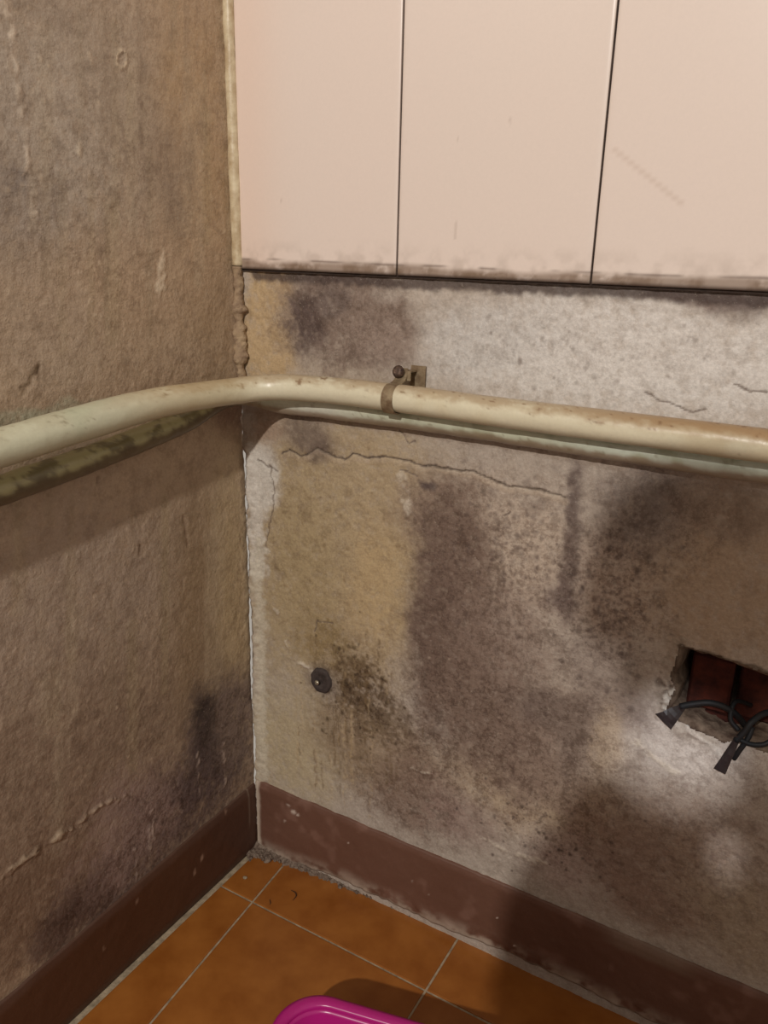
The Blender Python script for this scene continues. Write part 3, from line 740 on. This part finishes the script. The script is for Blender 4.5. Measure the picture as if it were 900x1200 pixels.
def screw(name, c, axis_, r, length, parent, material, slot=True, sides=12):
    b = bmesh.new()
    q = Vector(axis_).to_track_quat('Z', 'Y').to_matrix().to_4x4(); mm = Matrix.Translation(c) @ q
    prof_ = [(0, r*.62), (r*.45, r*.58), (r*.8, r*.38), (r, .0), (r*.95, -r*.25), (r*.4, -r*.35), (r*.38, -length)]
    rows = []
    for (rad, z) in prof_[1:]:
        rows.append([b.verts.new(mm @ Vector((rad*math.cos(k/sides*6.2832), rad*math.sin(k/sides*6.2832), z))) for k in range(sides)])
    dip = b.verts.new(mm @ Vector((0, 0, r*.25)))
    for k in range(sides): b.faces.new((dip, rows[0][k], rows[0][(k+1) % sides]))
    for a_, c_ in zip(rows[:-1], rows[1:]):
        for k in range(sides): b.faces.new((a_[k], c_[k], c_[(k+1) % sides], a_[(k+1) % sides]))
    b.faces.new(rows[-1]); bmesh.ops.recalc_face_normals(b, faces=b.faces[:])
    return under(bm_obj(name, b, material, None, True), parent)
screw('screw', (cx0-.004, -.0275, PZ+.0335), (0, -1, .25), .0085, .03, clamp, M_screw)

# ------------------------------------------------------------------ plug with a screw in the wall
pc = onR(377, 797)
plug = tag(empty('wall_plug', (pc[0], 0, pc[2])), 'round dark plug with small bright screw in the yellowed plaster', 'plug')
b = bmesh.new(); rows = []
for (r_, y_) in [(.0205, .002), (.0195, -.0030), (.0165, -.0048), (.012, -.0045), (.010, -.0028), (.004, -.0022)]:
    rows.append([b.verts.new((pc[0]+r_*math.cos(k/22*6.2832)*(1+.05*math.sin(k*2.1)), y_, pc[2]+1.12*r_*math.sin(k/22*6.2832)*(1+.05*math.cos(k*1.7)))) for k in range(22)])
for a_, c_ in zip(rows[:-1], rows[1:]):
    for k in range(22): b.faces.new((a_[k], a_[(k+1) % 22], c_[(k+1) % 22], c_[k]))
b.faces.new(rows[-1]); bmesh.ops.recalc_face_normals(b, faces=b.faces[:])
under(bm_obj('plug_rim', b, M_plug, None, True), plug)
sc_ = screw('screw_head', (pc[0]-.0035, -.0085, pc[2]-.0015), (-.1, -1, .1), .0042, .012, plug, M_steel)

# ------------------------------------------------------------------ cut wires hanging out of the hole
def cable(name, pts, r, label, tape_pts=None, tape_w=.012, flare=1.9):
    Q = bent_path(pts, .003); root = tag(empty(name, tuple(Q[0])), label, 'wire')
    T = np.gradient(Q, axis=0); b = bmesh.new(); rows = []
    for q, t in zip(Q, T):
        t = Vector(t).normalized(); s = t.cross(Vector((.1, 1, .2))).normalized(); w = s.cross(t)
        rows.append([b.verts.new(Vector(q)+s*r*math.cos(k/9*6.2832)+w*r*math.sin(k/9*6.2832)) for k in range(9)])
    for a_, c_ in zip(rows[:-1], rows[1:]):
        for k in range(9): b.faces.new((a_[k], a_[(k+1) % 9], c_[(k+1) % 9], c_[k]))
    b.faces.new(rows[0]); b.faces.new(rows[-1]); bmesh.ops.recalc_face_normals(b, faces=b.faces[:])
    under(bm_obj('conductor', b, M_wire, None, True), root)
    if tape_pts:
        b = bmesh.new(); A_, B_ = Vector(tape_pts[0]), Vector(tape_pts[1]); d = (B_-A_).normalized(); s = d.cross(Vector((0, 1, 0))).normalized()
        rows = []
        for k in range(7):
            f = k/6; c_ = A_.lerp(B_, f); hw = tape_w*.5*(.45+(flare-.45)*f*.6); th = .0026*(1-.55*f)
            rows.append([b.verts.new(c_+s*hw*a1+Vector((0, a2*th+.001*math.sin(k*1.3+a1), 0))) for a1, a2 in ((-1, -.3), (-.4, -1), (.4, -1), (1, -.3), (.4, .8), (-.4, .8))])
        for a_, c_ in zip(rows[:-1], rows[1:]):
            for k in range(6): b.faces.new((a_[k], a_[(k+1) % 6], c_[(k+1) % 6], c_[k]))
        b.faces.new(rows[0]); b.faces.new(rows[-1]); bmesh.ops.recalc_face_normals(b, faces=b.faces[:])
        under(bm_obj('tape_end', b, M_tape, None, False), root)
    return root
def hp(px, py, off): return tuple(onR(px, py, off))
cable('electrical_wire', [hp(905, 880, -.05), hp(880, 858, -.03), hp(860, 835, -.004), hp(835, 824, .006), hp(812, 825, .010), hp(797, 828, .012)], .0040, 'dark cable stub with flat taped end poking left out of the wall hole', (hp(800, 828, .012), hp(777, 846, .016)), .019, 2.0)
cable('electrical_wire', [hp(925, 840, -.04), hp(900, 835, -.01), hp(882, 845, .010), hp(872, 858, .016), hp(862, 868, .018)], .0038, 'dark cable hanging downwards from the wall hole with split taped tip', (hp(866, 862, .018), hp(843, 904, .016)), .013, 1.6)
cable('electrical_wire', [hp(925, 848, -.03), hp(908, 864, .002), hp(896, 872, .010), hp(880, 872, .014), hp(866, 866, .016)], .0030, 'thin dark wire looping under the right side of the wall hole')
cable('electrical_wire', [hp(880, 826, -.04), hp(862, 822, -.012), hp(856, 842, .006), hp(866, 856, .014)], .0028, 'thin dark wire dropping across the red brick inside the hole')
cable('electrical_wire', [hp(882, 852, .004), hp(876, 866, .012), hp(866, 880, .014), hp(860, 889, .012)], .0032, 'short dark wire tip just right of the split taped tip')

# ------------------------------------------------------------------ magenta plastic basin
RH = .128
ra, rb_ = onF(372, 1162, RH), onF(498, 1199, RH)
ang = math.atan2(rb_[1]-ra[1], rb_[0]-ra[0])
BW, BD, RC = .42, .30, .060
ux = Vector((math.cos(ang), math.sin(ang), 0)); uy = Vector((-math.sin(ang), math.cos(ang), 0))
corner = Vector(ra)-ux*RC*.62; corner.z = 0
ctr = corner+ux*BW/2-uy*BD/2
basin = tag(empty('plastic_basin', tuple(ctr)), 'magenta plastic basin with rounded corners standing on the floor tiles', 'basin')
basin.rotation_euler = (0, 0, ang)
def rrect(w, d, r, z, n=10):
    out = []
    for cxn, cyn, a0 in ((1, 1, 0), (-1, 1, 90), (-1, -1, 180), (1, -1, 270)):
        for k in range(n+1):
            a = math.radians(a0+90*k/n); out.append((cxn*(w/2-r)+r*math.cos(a), cyn*(d/2-r)+r*math.sin(a), z))
    return out
def loft(rings, cap0, cap1):
    b = bmesh.new(); R = [[b.verts.new(p) for p in r] for r in rings]
    for a_, c_ in zip(R[:-1], R[1:]):
        n = len(a_)
        for k in range(n): b.faces.new((a_[k], a_[(k+1) % n], c_[(k+1) % n], c_[k]))
    if cap0: b.faces.new(R[0][::-1])
    if cap1: b.faces.new(R[-1])
    bmesh.ops.recalc_face_normals(b, faces=b.faces[:]); return b
ins = lambda d, z: rrect(BW-2*d, BD-2*d, max(.01, RC-d*.8), z)
bm_obj('basin_body', loft([ins(.050, .001), ins(.044, .003), ins(.038, .012), ins(.016, RH-.008), ins(.0145, RH-.006), ins(.0175, RH-.006), ins(.0195, RH-.010), ins(.026, RH-.04), ins(.041, .014), ins(.05, .0055), ins(.06, .004)], True, True), M_basin, basin, True)
bm_obj('rim', loft([ins(.0165, RH-.006), ins(.0165, RH-.001), ins(.014, RH+.001), ins(.006, RH+.0015), ins(.001, RH), ins(0, RH-.003), ins(.0005, RH-.010), ins(.0022, RH-.010), ins(.003, RH-.003), ins(.012, RH-.0045), ins(.0165, RH-.006)], False, False), M_basin, basin, True)

# ------------------------------------------------------------------ specks on the floor
q = onF(287, 1029)
b = bmesh.new(); bmesh.ops.create_icosphere(b, subdivisions=2, radius=1)
for v in b.verts: v.co = Vector((v.co.x*.0042, v.co.y*.0036, v.co.z*.0014))*(1+.12*math.sin(v.co.x*5+v.co.y*7))
o = tag(bm_obj('plaster_crumb', b, M_grout, None, True), 'pale round plaster crumb on the small corner floor tile', 'crumb'); o.location = (q[0], q[1], .0010)
def fibre(name, pts, r, label):
    Q = bent_path([tuple(onF(x, y, z)) for x, y, z in pts], .0015); b = bmesh.new(); rows = []
    T = np.gradient(Q, axis=0)
    for i, (p, t) in enumerate(zip(Q, T)):
        t = Vector(t).normalized(); s = t.cross(Vector((0, 0, 1))).normalized(); w = s.cross(t); rad = r*(1-.6*abs(2*i/(len(Q)-1)-1)**2)
        rows.append([b.verts.new(Vector(p)+s*rad*math.cos(k/6*6.2832)+w*rad*math.sin(k/6*6.2832)) for k in range(6)])
    for a_, c_ in zip(rows[:-1], rows[1:]):
        for k in range(6): b.faces.new((a_[k], a_[(k+1) % 6], c_[(k+1) % 6], c_[k]))
    b.faces.new(rows[0]); b.faces.new(rows[-1]); bmesh.ops.recalc_face_normals(b, faces=b.faces[:])
    tag(bm_obj(name, b, M_fibre, None, True), label, 'debris')
fibre('curled_fibre', [(341, 1043, .001), (346, 1046, .002), (347, 1050, .002), (343, 1055, .001)], .0009, 'tiny dark curled fibre on the orange tile near the right skirting')
fibre('curled_fibre', [(316, 1054, .0008), (317, 1058, .001), (316, 1060, .0008)], .0008, 'tiny dark fleck on the orange tile beside the grout crossing')

# ------------------------------------------------------------------ the photographer, standing behind the lens; the bulb throws this shadow on the wall
M_skin = mat('skin', (196, 146, 118), 0.5, 0.4, var=.1, vscale=20)
M_shirt = mat('dark_knit', (60, 58, 66), 0.9, 0.2, var=.3, vscale=60, bump=.001, bscale=300)
M_trouser = mat('denim', (46, 54, 74), 0.9, 0.2, var=.25, vscale=80)
M_hair = mat('dark_hair', (36, 26, 22), 0.6, 0.4, var=.4, vscale=60)
M_phone = mat('phone_case', (30, 30, 34), 0.25, 0.5, var=.1)
PX, PY = .806, -1.22
person = tag(empty('person', (PX, PY, 0)), 'person in dark knit top and jeans holding up a phone, head bent', 'person')
def skinned(name, verts, edges, radii, material, parent, sub=2, root=0):
    me = bpy.data.meshes.new(name); me.from_pydata([Vector(v) for v in verts], edges, []); ob = mesh_obj(name, me, material)
    sk = ob.modifiers.new('skin', 'SKIN'); sk.use_smooth_shade = True
    for i, r_ in enumerate(radii): me.skin_vertices[0].data[i].radius = r_ if isinstance(r_, tuple) else (r_, r_)
    me.skin_vertices[0].data[root].use_root = True
    sb = ob.modifiers.new('sub', 'SUBSURF'); sb.levels = sub; sb.render_levels = sub
    return under(ob, parent)
def chain(n0, n): return [(n0+i, n0+i+1) for i in range(n-1)]
hx, hy = PX-.035, PY+.03
V_ = [(PX, PY, .78), (PX, PY-.01, .90), (PX, PY-.01, 1.04), (PX, PY, 1.15), (PX, PY+.005, 1.225), (hx, hy-.01, 1.29), (hx, hy, 1.34), (hx, hy+.01, 1.41), (hx, hy+.005, 1.47)]
Rr = [(.13, .09), (.12, .085), (.125, .085), (.12, .08), (.06, .05), .044, (.055, .06), (.070, .082), (.05, .06)]
E_ = chain(0, 9)
def add(prev, pts, rad):
    n0 = len(V_); V_.extend(pts); Rr.extend(rad); E_.append((prev, n0)); E_.extend(chain(n0, len(pts))); return len(V_)-1
lh = add(3, [(PX-.085, PY, 1.175), (PX-.115, PY-.01, 1.10), (PX-.125, PY+.01, .955), (PX-.09, PY+.10, .985), (.757, PY+.175, 1.01), (.752, PY+.200, 1.03)], [.045, .040, .034, .028, .019, .020])
rh = add(3, [(PX+.13, PY, 1.175), (PX+.165, PY-.01, 1.10), (PX+.16, PY+.01, .955), (PX+.11, PY+.10, .985), (.866, PY+.175, 1.02), (.864, PY+.200, 1.03)], [.045, .040, .034, .028, .019, .020])
for sgn in (-1, 1): add(0, [(PX+sgn*.085, PY, .70), (PX+sgn*.09, PY+.01, .42), (PX+sgn*.095, PY-.01, .09), (PX+sgn*.10, PY+.06, .035), (PX+sgn*.105, PY+.13, .028)], [.08, .052, .036, .034, .026])
body = skinned('body', V_, E_, Rr, M_skin, person)
for hand, sgn in ((V_[lh], 1), (V_[rh], -1)):
    for k in range(4):
        a = Vector(hand)+Vector((0, .004, .018-.013*k)); f = skinned('finger', [a, a+Vector((-sgn*.004, .018, .002)), a+Vector((sgn*.008, .028+.001*k, .003)), a+Vector((sgn*.022-.001*sgn*k, .029, .003))], chain(0, 4), [.008, .0075, .007, .006], M_skin, person, 1)
    a = Vector(hand)+Vector((0, -.004, .016)); skinned('thumb', [a, a+Vector((sgn*.004, -.002, .018)), a+Vector((sgn*.018, .004, .028))], chain(0, 3), [.010, .009, .007], M_skin, person, 1)
skinned('jumper', [(PX, PY, .80), (PX, PY-.01, .92), (PX, PY-.01, 1.04), (PX, PY, 1.15), (PX, PY+.005, 1.225), (PX-.085, PY, 1.175), (PX-.115, PY-.01, 1.10), (PX-.125, PY+.01, .955), (PX-.09, PY+.10, .985), (.755, PY+.16, 1.007), (PX+.13, PY, 1.175), (PX+.165, PY-.01, 1.10), (PX+.16, PY+.01, .955), (PX+.11, PY+.10, .985), (.87, PY+.16, 1.013)],
        [(0, 1), (1, 2), (2, 3), (3, 4), (3, 5), (5, 6), (6, 7), (7, 8), (8, 9), (3, 10), (10, 11), (11, 12), (12, 13), (13, 14)], [(.135, .105), (.125, .10), (.12, .10), (.105, .085), (.056, .052), .056, .050, .045, .038, .028, .056, .050, .045, .038, .028], M_shirt, person)
skinned('trousers', [(PX, PY, .86), (PX, PY, .76)]+[(PX+sg*x, PY+y, z) for sg in (-1, 1) for x, y, z in ((.085, 0, .68), (.09, .01, .42), (.095, -.01, .12))], [(0, 1), (1, 2), (2, 3), (3, 4), (1, 5), (5, 6), (6, 7)], [(.145, .105), (.14, .10), .092, .066, .056, .092, .066, .056], M_trouser, person)
skinned('hair', [(hx, hy-.045, 1.30), (hx, hy-.045, 1.36), (hx, hy-.020, 1.43), (hx, hy-.005, 1.495), (hx-.055, hy-.03, 1.42), (hx+.055, hy-.03, 1.42), (hx-.062, hy-.02, 1.35), (hx+.062, hy-.02, 1.35)], [(0, 1), (1, 2), (2, 3), (2, 4), (2, 5), (4, 6), (5, 7)], [.04, .06, (.085, .08), .05, .04, .04, .030, .030], M_hair, person)
for sg in (-1, 1):
    skinned('shoe', [(PX+sg*.095, PY-.035, .045), (PX+sg*.097, PY+.05, .042), (PX+sg*.105, PY+.16, .036)], chain(0, 3), [(.045, .042), (.046, .040), (.042, .034)], M_hair, person)
    b = bmesh.new(); bmesh.ops.create_uvsphere(b, u_segments=12, v_segments=8, radius=.011, matrix=Matrix.Translation((hx+sg*.026, hy+.079, 1.415))); under(bm_obj('eye', b, M_steel, None, True), person)
    skinned('ear', [(hx+sg*.070, hy, 1.385), (hx+sg*.078, hy-.004, 1.41), (hx+sg*.074, hy-.004, 1.43)], chain(0, 3), [(.006, .01)]*3, M_skin, person, 1)
skinned('nose', [(hx, hy+.082, 1.425), (hx, hy+.098, 1.40), (hx, hy+.092, 1.388)], chain(0, 3), [.007, .010, .009], M_skin, person, 1)
skinned('mouth', [(hx-.022, hy+.078, 1.362), (hx, hy+.084, 1.364), (hx+.022, hy+.078, 1.362)], chain(0, 3), [.004, .006, .004], M_brick, person, 1)
# phone: its lens is the photograph's point of view
b = bmesh.new(); bmesh.ops.create_cube(b, size=1)
for v in b.verts: v.co = Vector((v.co.x*.072, v.co.y*.15, v.co.z*.008))
bmesh.ops.bevel(b, geom=list(b.edges), offset=.003, segments=2, affect='EDGES')
ph = tag(bm_obj('phone', b, M_phone, None, False), 'dark phone held upright in both hands of the person', 'phone')
ph.matrix_world = m @ Matrix.Translation((.0, -.045, .020))
gleam(tuple(onR(796, 882)), math.radians(5.0), 42.0, tuple(CAM+ROT @ np.array([.012, .02, .006])))
gleam(tuple(onR(848, 995)), math.radians(1.5), 22.0, tuple(CAM+ROT @ np.array([.012, .02, .006])))
gleam(tuple(onR(851, 1022)), math.radians(1.4), 14.0, tuple(CAM+ROT @ np.array([.012, .02, .006])))
